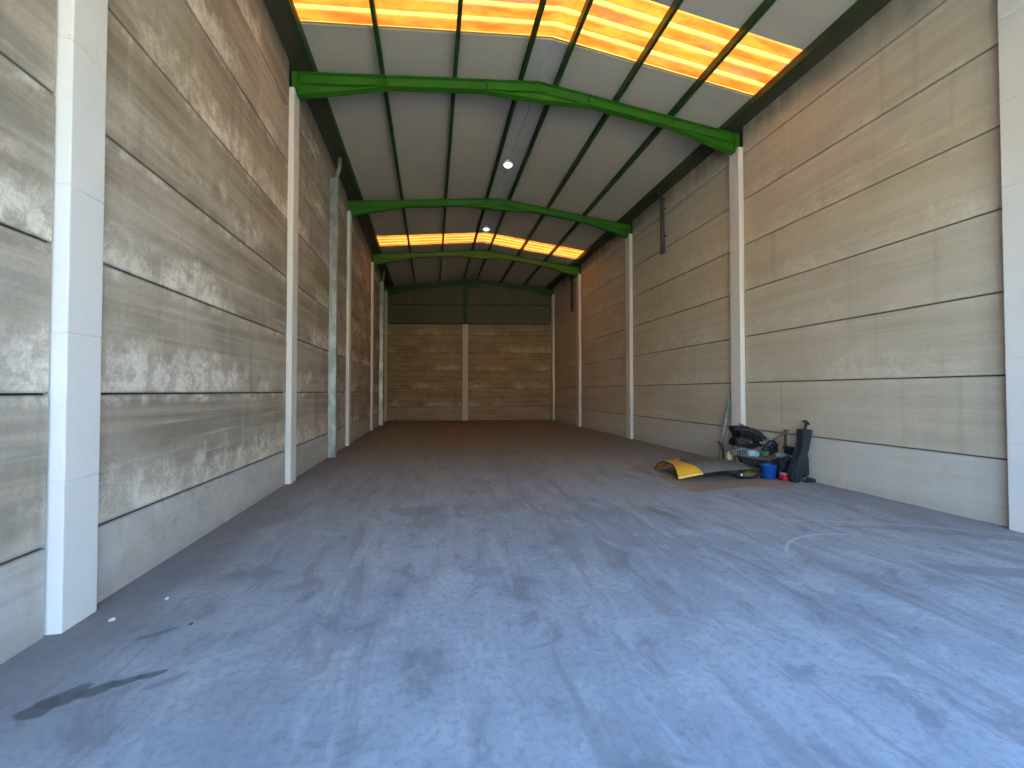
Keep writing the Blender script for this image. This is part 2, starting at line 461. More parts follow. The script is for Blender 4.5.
# folded ridge sheet under the apex
bm = BM()
for y0, y1 in ((YF, SK[0][0]), (SK[0][1], SK[1][0]), (SK[1][1], 22.6)):
    for sgn in (-1, 1):
        xa, xb = XA, XA + sgn * .30
        za, zb = ztop(xa) + zr - .004, ztop(xb) + zr - .004
        add_prism(bm, [(xa, za), (xb, zb), (xb, zb - .006), (xa, za - .006)], y0, y1)
struct('trim_1', bm, M['ridge'])

for k, (y0, y1) in enumerate(SK):
    bm = BM(); lay = bm.verts.layers.float.new('rib')
    nrib = 4; pitch = (y1 - y0) / nrib
    prof = []
    for i in range(nrib):
        b = y0 + i * pitch
        for fy, dz, r in ((0.0, 0, .8), (.010, 0, .6), (.028, 0, .2), (.06, 0, 0), (pitch * .5, 0, 0), (pitch - .07, 0, 0), (pitch - .048, .0, .1), (pitch - .032, .035, 1.0), (pitch - .004, .035, 1.0)):
            prof.append((b + fy, dz, r))
    prof.append((y1, 0, 1.0))
    xs = [XSL + (XA - XSL) * i / 12 for i in range(13)] + [XA + (XSR - XA) * i / 12 for i in range(1, 13)]
    grid = []
    for x in xs:
        rowv = []
        for y, dz, r in prof:
            v = bm.verts.new((x, y, ztop(x) + zr + .012 + dz)); v[lay] = r
            rowv.append(v)
        grid.append(rowv)
    for i in range(len(xs) - 1):
        for j in range(len(prof) - 1):
            bm.faces.new((grid[i][j], grid[i + 1][j], grid[i + 1][j + 1], grid[i][j + 1]))
    struct('window_%d' % (k + 1), bm, M['sky_sheet'])

# ------------------------------------------------------------------ gutters (box trough between wall head and roof edge)
for nm, xw, s_ in (('left', XL, 1), ('right', XR, -1)):
    yb = 23.7 if s_ > 0 else 22.25
    bm = BM()
    xi = xw + s_ * .40
    x0, x1 = sorted((xw - s_ * .16, xi))
    add_box(bm, x0, x1, YF, yb, 7.415, 7.435)
    x0, x1 = sorted((xi - s_ * .02, xi)); add_box(bm, x0, x1, YF, yb, 7.435, ztop(xi) + zr - .01)
    x0, x1 = sorted((xw - s_ * .16, xw - s_ * .14)); add_box(bm, x0, x1, YF, yb, 7.45, 7.9)
    g = obj('roof_gutter', bm, M['gutter'])
    tag(g, 'dark metal box gutter along the top of the %s concrete wall' % nm, 'gutter', 'box gutters')

# ------------------------------------------------------------------ purlins
def purlin(x, label):
    bm = BM(); z1 = ztop(x) + PUR - .002; z0 = z1 - PUR + .004
    yb = YBL + (YBR - YBL) * (x - XL) / (XR - XL) - .02
    s_ = -1 if x < XA else 1
    add_box(bm, x - .004, x + .004, YF, yb, z0, z1)
    a, b = sorted((x, x + s_ * .062))
    add_box(bm, a, b, YF, yb, z0, z0 + .006); add_box(bm, a, b, YF, yb, z1 - .006, z1)
    e = x + s_ * .062
    add_box(bm, min(e, e - s_ * .006), max(e, e - s_ * .006), YF, yb, z0, z0 + .022)
    tag(obj('roof_purlin', bm, M['dgreen']), label, 'purlin', 'green roof purlins')
PX = [(-2.09, 'green roof purlin lying against the left gutter'),
      (-.89, 'green roof purlin second from the left gutter'),
      (.45, 'green roof purlin third from the left gutter'),
      (1.76, 'green roof purlin just left of the ridge and ceiling lamps'),
      (2.43, 'green roof purlin just right of the ridge and ceiling lamps'),
      (3.74, 'green roof purlin third from the right gutter'),
      (5.02, 'green roof purlin second from the right gutter'),
      (6.29, 'green roof purlin lying against the right gutter')]
for x, l in PX: purlin(x, l)

# ------------------------------------------------------------------ rafters (I beams with haunches)
def ribbon(bm, pts, y0, y1, th):
    """flange: polyline of (x,z), thickness downwards"""
    add_prism(bm, list(pts) + [(x, z - th) for x, z in reversed(pts)], y0, y1)
def rafter(yc, label, rot=None, mat='green'):
    """built in its own frame: local x = X-XL, y=0 at the web"""
    L = BLEN if rot is not None else XR - XL; h = L / 2; sl = (APEX - EAVE) / h
    zt = lambda x: APEX - sl * abs(x - h)
    loc = (XL, yc, 0) if rot is None else (XL, YBL - .18, 0)
    t = thing('roof_rafter', label, 'rafter', loc, rot or 0, 'green roof rafters')
    D = .205; W = .07; x0, x1 = .012, L - .012
    # main beam
    bm = BM(); add_prism(bm, [(x0, zt(x0) - .01), (h, APEX - .01), (x1, zt(x1) - .01), (x1, zt(x1) - D), (h, APEX - D), (x0, zt(x0) - D)], -.005, .005)
    ribbon(bm, [(x0, zt(x0)), (h, APEX), (x1, zt(x1))], -W, W, .012)
    ribbon(bm, [(x0, zt(x0) - D + .012), (h, APEX - D + .012), (x1, zt(x1) - D + .012)], -W, W, .012)
    obj('beam', bm, M[mat], t)
    # eave haunches
    for s_ in (0, 1):
        f = (lambda x: x) if not s_ else (lambda x: L - x)
        a, b = .095, 1.62
        bm = BM(); pts = [(f(a), zt(a) - D), (f(b), zt(b) - D), (f(a), zt(a) - .41)]
        add_prism(bm, pts, -.005, .005)
        ribbon(bm, sorted([(f(a), zt(a) - .41), (f(b), zt(b) - D)]), -W, W, .014)
        add_box(bm, min(f(a), f(a + .012)), max(f(a), f(a + .012)), -W, W, zt(a) - .42, zt(a) - .02, 0)
        obj('haunch', bm, M[mat], t)
        if rot is None:
            bm = BM(); add_box(bm, min(f(.012), f(.092)), max(f(.012), f(.092)), -W - .015, W + .015, 7.0, zt(.012) - .015); obj('column_stub', bm, M[mat], t)
        bm = BM(); xs_ = f(b); add_box(bm, xs_ - .006, xs_ + .006, -W + .005, W - .005, zt(b) - D + .01, zt(b) - .01)
        obj('stiffener_plate', bm, M[mat], t)
    # ridge haunch
    bm = BM(); hw = 1.05; dz = .15
    add_prism(bm, [(h - hw, zt(h - hw) - D), (h, APEX - D), (h + hw, zt(h - hw) - D), (h, APEX - D - dz)], -.005, .005)
    ribbon(bm, [(h - hw, zt(h - hw) - D), (h, APEX - D - dz), (h + hw, zt(h - hw) - D)], -W, W, .014)
    obj('ridge_haunch', bm, M[mat], t)
    for s_ in (-1, 1):
        bm = BM(); xs_ = h + s_ * hw; add_box(bm, xs_ - .006, xs_ + .006, -W + .005, W - .005, zt(xs_) - D + .01, zt(xs_) - .01)
        obj('stiffener_plate', bm, M[mat], t)
    return t
RL = ['green steel roof rafter above the nearest wall columns, just over the top of the picture',
      'nearest green steel rafter crossing the ceiling in front of the first ceiling lamp',
      'green steel rafter crossing between the two ceiling lamps',
      'yellowish lit green steel rafter just behind the far amber skylight']
for y, l in zip(COLS, RL): rafter(y + .145, l)
rafter(0, 'dark green steel end rafter along the top of the back gable', BANG, 'dgreen')

# gable girts and centre post
def girt(z, label):
    bm = BM(); add_box(bm, .2, BLEN - .2, -.10, .0, z - .035, z + .035)
    add_box(bm, .2, BLEN - .2, -.10, -.09, z - .06, z - .035)
    o = obj('gable_girt', bm, M['dgreen']); o.location = (XL, YBL, 0); o.rotation_euler = (0, 0, BANG)
    tag(o, label, 'girt', 'gable girts')
girt(5.40, 'dark green girt lying on top of the back concrete wall')
girt(6.45, 'dark green girt across the middle of the back gable sheet')
bm = BM(); add_box(bm, -.11, .11, -.24, -.228, 5.37, 7.30); add_box(bm, -.11, .11, -.122, -.11, 5.37, 7.30); add_box(bm, -.006, .006, -.23, -.12, 5.37, 7.30)
o = obj('gable_post', bm, M['dgreen']); o.location = bl(BCX); o.rotation_euler = (0, 0, BANG)
tag(o, 'dark green steel post above the middle column of the back wall', 'post')

# ------------------------------------------------------------------ columns clad in stacked boards
def column(name, cx, cy, sx, sy, ztop_, label, mat, rz=0, ch=.012):
    bm = BM(); z = 0.0
    while z < ztop_ - .02:
        z1 = min(math.floor(z + 1.001), ztop_)
        j = .0025
        add_box(bm, -sx / 2, sx / 2, -sy / 2, sy / 2, z + (j if z else 0), z1 - j, .008)
        z = z1
    add_box(bm, -sx / 2 + .006, sx / 2 - .006, -sy / 2 + .006, sy / 2 - .006, 0.01, ztop_ - .01)
    o = obj(name, bm, mat); o.location = (cx, cy, 0); o.rotation_euler = (0, 0, rz)
    tag(o, label, 'column', 'clad wall columns')
    return o
TW = .078
LL = ['nearest wide cream clad column on the left wall', 'second cream clad column on the left wall, before the grey rain duct',
      'third cream clad column on the left wall, beyond the nearer grey rain duct', 'fourth cream clad column on the left wall, before the far crinkled rain duct']
RLB = ['nearest white clad column at the right edge of the picture', 'white clad column on the right wall with bars leaning beside it and scrap at its foot',
       'third white clad column on the right wall, just beyond the nearer dark rain pipe', 'fourth clad column on the right wall, beside the far dark pipe']
for i, y in enumerate(COLS):
    ty = .292
    column('wall_column', XL - .10 / 2 + TW / 2, y + ty / 2, TW + .10, ty, 6.985, LL[i], M['column'])
    tr = .098
    column('wall_column', XR + .10 / 2 - tr / 2, y + ty / 2, tr + .10, ty, 6.99, RLB[i], M['column'])
    # green steel stub that carries each rafter above the cladding
column('wall_column', XL + .02, 22.75, .17, .36, 7.0, 'farthest thin column on the left, in the back left corner', M['column_warm'])
column('wall_column', XR - .03, 21.72, .15, .26, 7.0, 'farthest thin white column in the back right corner', M['column'])
p = bl(BCX, -.02); column('wall_column', p.x, p.y, .31, .22, 5.36, 'pale brown clad column in the middle of the back wall', M['column_warm'], BANG)

# ------------------------------------------------------------------ rain ducts and pipes
def duct(y, wy, label, dent=0.0, ztop_=6.86):
    t = thing('rain_duct', label, 'rain duct', (XL + .01, y, 0), 0, 'galvanised rain ducts')
    bm = BM(); N = 26; rings = []
    for i in range(N + 1):
        z = ztop_ * i / N
        o_ = dent * (math.sin(z * 5.1) + .6 * math.sin(z * 11.3 + 1)) * max(0, 1 - z / 4.5)
        rings.append([bm.verts.new(q) for q in ((0, 0, z), (.17 + o_, .01 + o_ * .6, z), (.185 + o_, .03, z), (.17 + o_, wy, z), (0, wy, z))])
    for i in range(N):
        for k in range(4): bm.faces.new((rings[i][k], rings[i][k + 1], rings[i + 1][k + 1], rings[i + 1][k]))
        bm.faces.new((rings[i][4], rings[i][0], rings[i + 1][0], rings[i + 1][4]))
    bm.faces.new(rings[0]); bm.faces.new(rings[-1])
    obj('duct_casing', bm, M['galv'], t)
    bm = BM(); add_tube(bm, [(.20, wy * .5, 7.415), (.19, wy * .5, 7.15), (.11, wy * .5, 6.84)], .05, 14)
    obj('outlet_pipe', bm, M['galv_dull'], t, True)
duct(10.52, .20, 'galvanised grey rain duct between the second and third left columns')
duct(20.2, .22, 'crinkled galvanised rain duct near the back left corner', .02)

def downpipe(y, z0, label):
    t = thing('rain_pipe', label, 'pipe', (XR - .14, y, z0), 0, 'short dark rain pipes')
    bm = BM(); add_tube(bm, [(0, -.02, 0), (0, -.01, .9), (0, 0, 1.55)], .062, 14)
    obj('pipe', bm, M['dark_pipe'], t, True)
    for za, zb, r_ in ((1.52, 1.60, .078), (-.02, .05, .07)):
        bm = BM(); add_tube(bm, [(0, -.01, za), (0, -.01, zb)], r_, 14); obj('socket', bm, M['dark_pipe'], t, True)
    bm = BM(); add_tube(bm, [(0, 0, 1.58), (-.02, .0, 1.66), (-.05, .10, 7.41 - z0)], .045, 12)
    obj('outlet_bend', bm, M['dark_pipe'], t, True)
    for z in (.5, 1.3):
        bm = BM(); add_box(bm, .0, .139, -.02, .02, z, z + .03); obj('bracket', bm, M['dark_pipe'], t)
downpipe(10.62, 5.62, 'short dark rain pipe hanging high on the right wall, nearer one')
downpipe(18.35, 5.45, 'short dark rain pipe high on the right wall, far one behind the fourth column')

# ------------------------------------------------------------------ lamps
def emis(name, col, s):
    t = NT(name); t.fin(col, .4); t.b.inputs['Emission Color'].default_value = (*col, 1); t.b.inputs['Emission Strength'].default_value = s
    return t.m
M['lamp'] = emis('lamp_diffuser', (.80, .93, 1.0), .8)
M['lampbody'] = simple('lamp_housing', (.75, .78, .78), .35, 0, .05)
def lamp(y, label):
    z = ztop(XA) + zr - .012
    t = thing('ceiling_lamp', label, 'lamp', (XA - .07, y, z), 0, 'round ceiling lamps')
    bm = BM(); add_lathe(bm, [(.05, 0), (.05, -.05), (.11, -.07), (.135, -.11), (.135, -.125), (.12, -.13)], (0, 0, 0)); obj('housing', bm, M['lampbody'], t, True)
    bm = BM(); add_lathe(bm, [(.125, -.128), (.118, -.15), (.09, -.175), (.05, -.19), (.01, -.194)], (0, 0, 0)); obj('diffuser', bm, M['lamp'], t, True)
    bm = BM(); add_box(bm, -.03, .03, -.10, -.07, -.185, -.155, .006); obj('bulb_cap', bm, M['dark_pipe'], t)
lamp(10.85, 'round white ceiling lamp nearer the camera, between first two rafters')
lamp(15.35, 'round white ceiling lamp just before the far amber skylight')
bm = BM(); add_tube(bm, [(XA + .02, 7.85, ztop(XA) + zr - .03), (XA + .0, 9.3, ztop(XA) + zr - .026), (XA - .05, 10.8, ztop(XA) + zr - .02)], .004, 6)
tag(obj('lamp_cable', bm, simple('brown_cable', (.16, .07, .05), .6)), 'thin brown cable along the ridge to the nearer ceiling lamp', 'cable')

# ------------------------------------------------------------------ cardboard
def card_mat(name, a, b):
    t = NT(name); P = t.obj(); n = t.noise(P, 3, 5, .6); f = t.noise(P, 25, 4)
    col = t.mix(n, a, b); col = t.mix(t.ss(f, .5, .7, 0, .25), col, tuple(c * .6 for c in a))
    return t.fin(col, .9, 0, .2)
M['card'] = card_mat('cardboard', (.26, .18, .125), (.35, .25, .18))
M['card2'] = card_mat('cardboard_reddish', (.28, .18, .125), (.38, .26, .185))
def sheet(pts, z, th, mat, label, curl=0.0):
    """flat polygon sheet, subdivided with slight waviness"""
    bm = BM(); A, B, C_, D = [Vector((*p, 0)) for p in pts]; N = 12; g = []
    for i in range(N + 1):
        r_ = []
        for j in range(N + 1):
            u, v = i / N, j / N
            p = A.lerp(B, u).lerp(D.lerp(C_, u), v)
            p.z = z + curl * (math.sin(u * 7 + v * 3) * .5 + .5) * (max(abs(u - .5), abs(v - .5)) * 2) ** 4
            p.x += .012 * math.sin(v * 23 + i) * (i in (0, N)); p.y += .012 * math.sin(u * 19 + j) * (j in (0, N))
            r_.append(bm.verts.new(p))
        g.append(r_)
    for i in range(N):
        for j in range(N): bm.faces.new((g[i][j], g[i + 1][j], g[i + 1][j + 1], g[i][j + 1]))
    bmesh.ops.recalc_face_normals(bm, faces=bm.faces[:])
    if bm.faces[:][0].normal.z < 0: bmesh.ops.reverse_faces(bm, faces=bm.faces[:])
    ret = bmesh.ops.extrude_face_region(bm, geom=bm.faces[:])
    for v in [e for e in ret['geom'] if isinstance(e, bmesh.types.BMVert)]: v.co.z += th
    o = obj('cardboard_sheet', bm, mat)
    tag(o, label, 'cardboard', 'cardboard sheets on the floor'); return o
sheet([(4.17, 7.07), (4.15, 5.80), (5.24, 5.96), (5.75, 7.25)], .001, .005, M['card'], 'brown cardboard sheet on the floor under the yellow body panel', .003)
sheet([(5.262, 5.95), (6.06, 5.85), (6.45, 6.62), (5.66, 6.95)], .001, .005, M['card2'], 'reddish cardboard sheet on the floor in front of the scrap heap', .003)
sheet([(4.02, 7.85), (4.13, 6.95), (4.16, 7.10), (4.50, 8.05)], .001, .005, M['card'], 'narrow brown cardboard strip on the floor behind the yellow panel tip', .01)

# ------------------------------------------------------------------ yellow vehicle body panel
M['yellow'] = simple('yellow_car_paint', (.72, .36, .03), .28, 0, .05, 3, .6)
M['greypaint'] = simple('dusty_grey_body_shell', (.13, .12, .105), .5, .1, .3, 7, .4)
M['black'] = simple('black_plastic', (.012, .012, .013), .45, 0, .3, 10)
M['blackdusty'] = simple('dusty_black_plastic', (.022, .022, .023), .65, 0, .5, 12)
M['charcoal'] = simple('charcoal_moulding', (.022, .028, .031), .55, 0, .5, 14)
t = thing('vehicle_body_panel', 'curved car body panel, yellow at one end and dusty grey behind, lying on the cardboard', 'body panel', (5.0, 6.9, 0.008))
A_ = [(4.345, 6.60), (4.74, 6.45), (5.12, 6.47), (5.56, 6.39), (5.80, 6.37)]      # front edge in plan
B_ = [(4.51, 7.63), (4.85, 7.60), (5.25, 7.50), (5.65, 7.25), (5.88, 6.85)]      # back edge in plan
ZF = [0.026, .135, .17, .20, .165]; ZC = [.235, .30, .315, .285, .20]; ZB = [.03, .12, .16, .17, .15]
def lerpL(L_, s):
    q = s * (len(L_) - 1); i = min(int(q), len(L_) - 2); f = q - i
    f = f * f * (3 - 2 * f) * .5 + f * .5
    a, b = L_[i], L_[i + 1]
    return tuple(x + (y - x) * f for x, y in zip(a, b)) if isinstance(a, tuple) else a + (b - a) * f
def shell_pt(s, v):
    fx, fy = lerpL(A_, s); bx_, by_ = lerpL(B_, s); zf, zc, zb = lerpL(ZF, s), lerpL(ZC, s), lerpL(ZB, s)
    base = zf * (1 - v) + zb * v
    k = (1 - abs(2 * v - 1) ** 2.6) if v > .5 else (1 - abs(2 * v - 1) ** 3.6)
    bulge = .05 * math.sin(math.pi * min(1, v * 1.2)) * (1 - s)
    return Vector((fx + (bx_ - fx) * v + bulge, fy + (by_ - fy) * v, base + (zc - base) * k))
def bnd(v): return .27 - .13 * math.sin(math.pi * min(1, v * 1.15)) + .20 * max(0, v - .55)
def shell(name, lo, hi, NS, mat):
    bm = BM(); NV = 32; g = []
    for i in range(NS + 1):
        g.append([bm.verts.new(shell_pt(lo(j / NV) + (hi(j / NV) - lo(j / NV)) * i / NS, j / NV)) for j in range(NV + 1)])
    for i in range(NS):
        for j in range(NV): bm.faces.new((g[i][j], g[i + 1][j], g[i + 1][j + 1], g[i][j + 1]))
    o = part(name, bm, mat, t, True)
    m_ = o.modifiers.new('thickness', 'SOLIDIFY'); m_.thickness = .010; m_.offset = -1
    return o
shell('yellow_wing', lambda v: 0, bnd, 14, M['yellow'])['label'] = 'yellow painted wing'
shell('grey_shell', bnd, lambda v: 1, 40, M['greypaint'])['label'] = 'dusty grey shell'
bm = BM(); add_tube(bm, [shell_pt(0, j / 30) + Vector((0, 0, -.002)) for j in range(31)], .012, 8)
part('wheel_arch_trim', bm, M['black'], t, True)
bm = BM(); add_tube(bm, [shell_pt(.28 + .72 * j / 30, 0) + Vector((0, 0, -.004)) for j in range(31)], .011, 8)
part('edge_trim', bm, M['black'], t, True)
bm = BM(); add_tube(bm, [(5.66 + .235 * math.cos(a), 6.42 - .03 * math.cos(a) , .115 + .078 * math.sin(a)) for a in [2 * math.pi * k / 32 for k in range(33)]], .014, 8, False)
part('lamp_opening_rim', bm, M['black'], t, True)
bm = BM(); add_tube(bm, [(5.53, 6.44, .09), (5.53, 6.47, .09), (5.53, 6.50, .09)], [.062, .066, .04], 18)
part('lamp_socket', bm, M['black'], t, True)
bm = BM(); add_tube(bm, [(5.53, 6.438, .092), (5.53, 6.432, .092)], [.026, .02], 14)
part('lamp_lens', bm, simple('pale_lens', (.7, .7, .68), .2), t, True)
bm = BM(); add_prism(bm, [(5.60, .06), (5.72, .05), (5.86, .10), (5.84, .15), (5.70, .165), (5.58, .12)], 6.47, 6.49)
part('inner_lining', bm, simple('olive_lining', (.14, .11, .02), .6), t)

# ------------------------------------------------------------------ scrap heap
G = 'scrap parts heaped by the right wall'
def slab(bm, pts, y0, y1, bev=.01):
    n0 = len(bm.verts); add_prism(bm, pts, y0, y1)
    if bev:
        bm.verts.ensure_lookup_table(); vs = bm.verts[n0:]
        es = list({e for v in vs for e in v.link_edges})
        bmesh.ops.bevel(bm, geom=es, offset=bev, segments=2, affect='EDGES')

# torn black bumper on top of the heap
t = thing('bumper_piece', 'jagged black bumper piece lying on top of the scrap heap, left side', 'bumper', (6.05, 6.9, .45), 0, G)
bm = BM(); slab(bm, [(5.745, .565), (5.76, .66), (5.87, .70), (5.845, .80), (5.76, .84), (5.755, .935), (6.04, .93), (6.22, .85), (6.38, .73), (6.40, .56), (6.15, .48), (5.95, .52)], 6.86, 7.06, .018)
part('bumper_shell', bm, M['black'], t)
bm = BM()
for k in range(5): add_tube(bm, [(5.78 + .10 * k, 6.85, .68 - .012 * k), (5.90 + .10 * k, 6.83, .58 - .012 * k)], .012, 6)
part('rib_lattice', bm, M['blackdusty'], t, True)
bm = BM(); slab(bm, [(5.91, .60), (6.10, .595), (6.11, .65), (5.91, .66)], 6.835, 6.87, .005)
part('sticker', bm, simple('yellow_brown_sticker', (.24, .20, .08), .6), t)
bm = BM(); add_tube(bm, [(5.77, 6.84, .87), (5.98, 6.83, .865), (6.20, 6.83, .79), (6.36, 6.84, .69)], .02, 8)
part('rolled_edge', bm, M['blackdusty'], t, True)
bm = BM(); slab(bm, [(5.74, .60), (5.72, .68), (5.80, .72), (5.98, .70), (6.10, .66), (6.02, .60), (5.88, .57)], 6.80, 6.86, .02)
part('lower_lip', bm, M['blackdusty'], t)
bm = BM(); slab(bm, [(6.05, .80), (6.02, .88), (6.12, .90), (6.30, .82), (6.44, .68), (6.38, .66), (6.24, .74)], 6.815, 6.855, .012)
part('torn_flap', bm, M['blackdusty'], t)
for k, (x_, z_) in enumerate(((5.80, .86), (5.90, .80), (6.00, .76), (6.12, .72), (6.22, .66))):
    bm = BM(); slab(bm, [(x_, z_), (x_ + .035, z_ + .01), (x_ + .10, z_ - .09), (x_ + .05, z_ - .12)], 6.80, 6.865, .006)
    part('mounting_tab', bm, M['black'], t)
# board leaning over it
bm = BM(); d = Vector((.72, 0, -.38)).normalized()
add_box(bm, -.42, .42, -.05, .05, -.008, .008, .003)
o = obj('wooden_lath', bm, simple('pale_weathered_wood', (.36, .29, .21), .8, 0, .3, 9)); o.location = (6.44, 7.10, .765); o.rotation_euler = (0, R(27.5), 0)
tag(o, 'pale flat wooden lath sloping down across the top of the scrap heap', 'lath', G)
# grey flat panel
bm = BM(); slab(bm, [(6.20, .63), (6.42, .66), (6.56, .52), (6.40, .46)], 6.762, 6.788, .004)
tag(obj('metal_plate', bm, simple('grey_plate', (.20, .21, .20), .5, .2)), 'small grey plate in the middle of the scrap heap beside the black bumper', 'plate', G)
# headlight
t = thing('headlight', 'dull silver headlight with a pale blue lens under the black bumper', 'headlight', (5.85, 6.78, .36), 0, G)
bm = BM(); slab(bm, [(5.60, .40), (5.62, .52), (5.80, .535), (5.96, .50), (6.16, .47), (6.24, .39), (6.12, .34), (5.85, .36), (5.72, .37)], 6.70, 6.84, .02)
part('housing', bm, simple('dull_silver_housing', (.22, .21, .19), .35, .4, .5, 22), t)
bm = BM(); slab(bm, [(5.90, .39), (5.89, .49), (6.06, .475), (6.15, .42), (6.10, .365)], 6.68, 6.72, .012)
part('lens', bm, simple('pale_blue_lens', (.36, .46, .54), .12, .1, .4, 25), t)
bm = BM()
for k in range(4): add_box(bm, 5.65 + k * .055, 5.672 + k * .055, 6.69, 6.705, .405, .50)
part('reflector_ribs', bm, M['blackdusty'], t)
# cream foam piece
bm = BM(); slab(bm, [(5.585, .30), (5.60, .42), (5.69, .485), (5.72, .42), (5.70, .30)], 6.86, 6.93, .012)
tag(obj('foam_block', bm, simple('cream_foam', (.55, .45, .27), .9, 0, .15, 20)), 'small cream foam block at the left end of the scrap heap', 'foam', G)
bm = BM(); slab(bm, [(5.80, .0), (5.81, .33), (5.95, .33), (5.97, .0)], 7.06, 7.20, .01)
tag(obj('grey_box', bm, simple('pale_grey_box', (.40, .40, .41), .7)), 'pale grey box standing under the headlight', 'box', G)
# black lower wedge
bm = BM(); slab(bm, [(5.61, .415), (5.70, .40), (5.95, .335), (6.28, .285), (6.30, .20), (6.22, .15), (5.93, .19), (5.66, .28)], 6.575, 6.675, .015)
tag(obj('bumper_wedge', bm, M['black']), 'black wedge shaped bumper corner above the blue bucket', 'bumper', G)
bm = BM(); add_tube(bm, [(5.95, 6.60, .37), (6.15, 6.60, .335), (6.32, 6.60, .33)], .010, 8)
tag(obj('metal_strip', bm, simple('bright_strip', (.45, .45, .44), .3, .7)), 'thin silvery strip lying on the black bumper corner', 'strip', G)
# blue bucket
t = thing('bucket', 'blue plastic bucket at the foot of the scrap heap', 'bucket', (6.07, 6.42, .010), 0, G)
M['blue'] = simple('blue_plastic', (.006, .065, .30), .4, 0, .15, 6)
bm = BM(); add_lathe(bm, [(.100, 0), (.115, .02), (.132, .24), (.138, .252), (.130, .258), (.122, .24), (.10, .03)], (0, 0, 0), 28); obj('bucket_body', bm, M['blue'], t, True)
bm = BM(); add_tube(bm, [(.137 * math.cos(a), .137 * math.sin(a), .242) for a in [2 * math.pi * k / 28 for k in range(29)]], .008, 6, False); obj('rim', bm, M['blue'], t, True)
# red can
t = thing('canister', 'small red canister with a pale top beside the blue bucket', 'canister', (6.31, 6.265, .010), 0, G)
M['red'] = simple('red_paint', (.42, .02, .03), .35, 0, .2, 9)
bm = BM(); add_box(bm, -.125, .13, -.065, .065, 0, .10, .02); obj('canister_body', bm, M['red'], t)
bm = BM(); add_box(bm, -.11, .08, -.05, .05, .10, .125, .01); obj('top_cover', bm, simple('pink_white_top', (.60, .40, .40), .5), t)
# wooden sticks
bm = BM(); add_tube(bm, [(6.36, 6.60, .69), (6.54, 6.56, .80), (6.66, 6.55, .87)], .020, 6)
tag(obj('wooden_stick', bm, simple('brown_wood', (.16, .10, .07), .75, 0, .3, 14)), 'brown wooden stick slanting up out of the scrap heap', 'stick', G)
bm = BM(); add_box(bm, 6.625, 6.665, 6.60, 6.63, .005, .88, .004)
tag(obj('wooden_stake', bm, simple('dark_brown_wood', (.10, .075, .05), .75, 0, .3, 14)), 'upright dark wooden stake behind the tall black part', 'stake', G)
bm = BM(); slab(bm, [(6.47, .38), (6.46, .58), (6.50, .66), (6.57, .67), (6.585, .40)], 6.585, 6.61, .006)
tag(obj('rusty_bracket', bm, simple('tan_rusty_metal', (.25, .16, .10), .7, .1, .35, 16)), 'tan rusty bracket standing in the middle of the scrap heap', 'bracket', G)
# green rag/plastic
bm = BM(); slab(bm, [(6.10, .42), (6.11, .475), (6.17, .49), (6.24, .455), (6.22, .40), (6.15, .385)], 6.55, 6.62, .015)
tag(obj('green_plastic_piece', bm, simple('green_plastic', (.06, .15, .06), .6, 0, .3, 14)), 'small dull green plastic piece beside the grey hose', 'plastic piece', G)
bm = BM(); add_tube(bm, [(6.22, 6.44, .43), (6.30, 6.43, .43), (6.42, 6.43, .42), (6.50, 6.43, .40)], [.040, .050, .045, .03], 12)
tag(obj('hose', bm, simple('grey_green_hose', (.13, .15, .12), .6, 0, .3, 18)), 'short grey green hose in the middle of the scrap heap', 'hose', G)
# dark box with lid
t = thing('black_case', 'flat black case behind the tall black part', 'case', (6.62, 6.46, .40), 0, G)
bm = BM(); add_box(bm, 6.57, 6.675, 6.40, 6.57, .43, .52, .01); part('case_body', bm, M['blackdusty'], t)
bm = BM(); add_box(bm, 6.54, 6.677, 6.34, 6.575, .53, .565, .01); part('case_lid', bm, M['black'], t)
# engine-like tangle: block with pipes
t = thing('engine_part', 'dark engine part with pipes and pulleys between bucket and tall black part', 'engine part', (6.32, 6.42, .0), 0, G)
bm = BM()
add_box(bm, 6.26, 6.56, 6.36, 6.56, .01, .33, .02); add_box(bm, 6.30, 6.50, 6.36, 6.50, .30, .36, .015)
add_box(bm, 6.46, 6.62, 6.36, 6.50, .02, .22, .02)
part('engine_block', bm, M['blackdusty'], t)
rnd = random.Random(3)
for k in range(20):
    a = Vector((rnd.uniform(6.27, 6.55), rnd.uniform(6.32, 6.35), rnd.uniform(.16, .36)))
    pts = [a]
    for j in range(4):
        a = a + Vector((rnd.uniform(-.05, .10), rnd.uniform(-.02, .02), rnd.uniform(-.09, .09))); a.z = min(max(a.z, .05), .37); a.x = min(a.x, 6.62); a.y = min(max(a.y, 6.345), 6.37); pts.append(a.copy())
    bm = BM(); add_tube(bm, pts, rnd.uniform(.010, .02), 8); part('pipe', bm, M['charcoal'] if k % 2 else M['black'], t, True)
for px_, pz_, rr in ((6.28, .24, .06), (6.42, .20, .075), (6.36, .38, .04)):
    bm = BM(); add_tube(bm, [(px_, 6.34, pz_), (px_, 6.30, pz_)], rr, 20); add_tube(bm, [(px_, 6.30, pz_), (px_, 6.28, pz_)], rr * .4, 12)
    part('pulley', bm, M['charcoal'], t, False)
for px_, pz_ in ((6.04, .44), (6.46, .375)):
    pass
bm = BM(); add_lathe(bm, [(.001, -.02), (.02, -.01), (.024, 0), (.02, .012), (.001, .02)], (6.47, 6.27, .375), 14)
part('chrome_cap', bm, simple('bright_chrome', (.85, .85, .83), .2, .3), t, True)
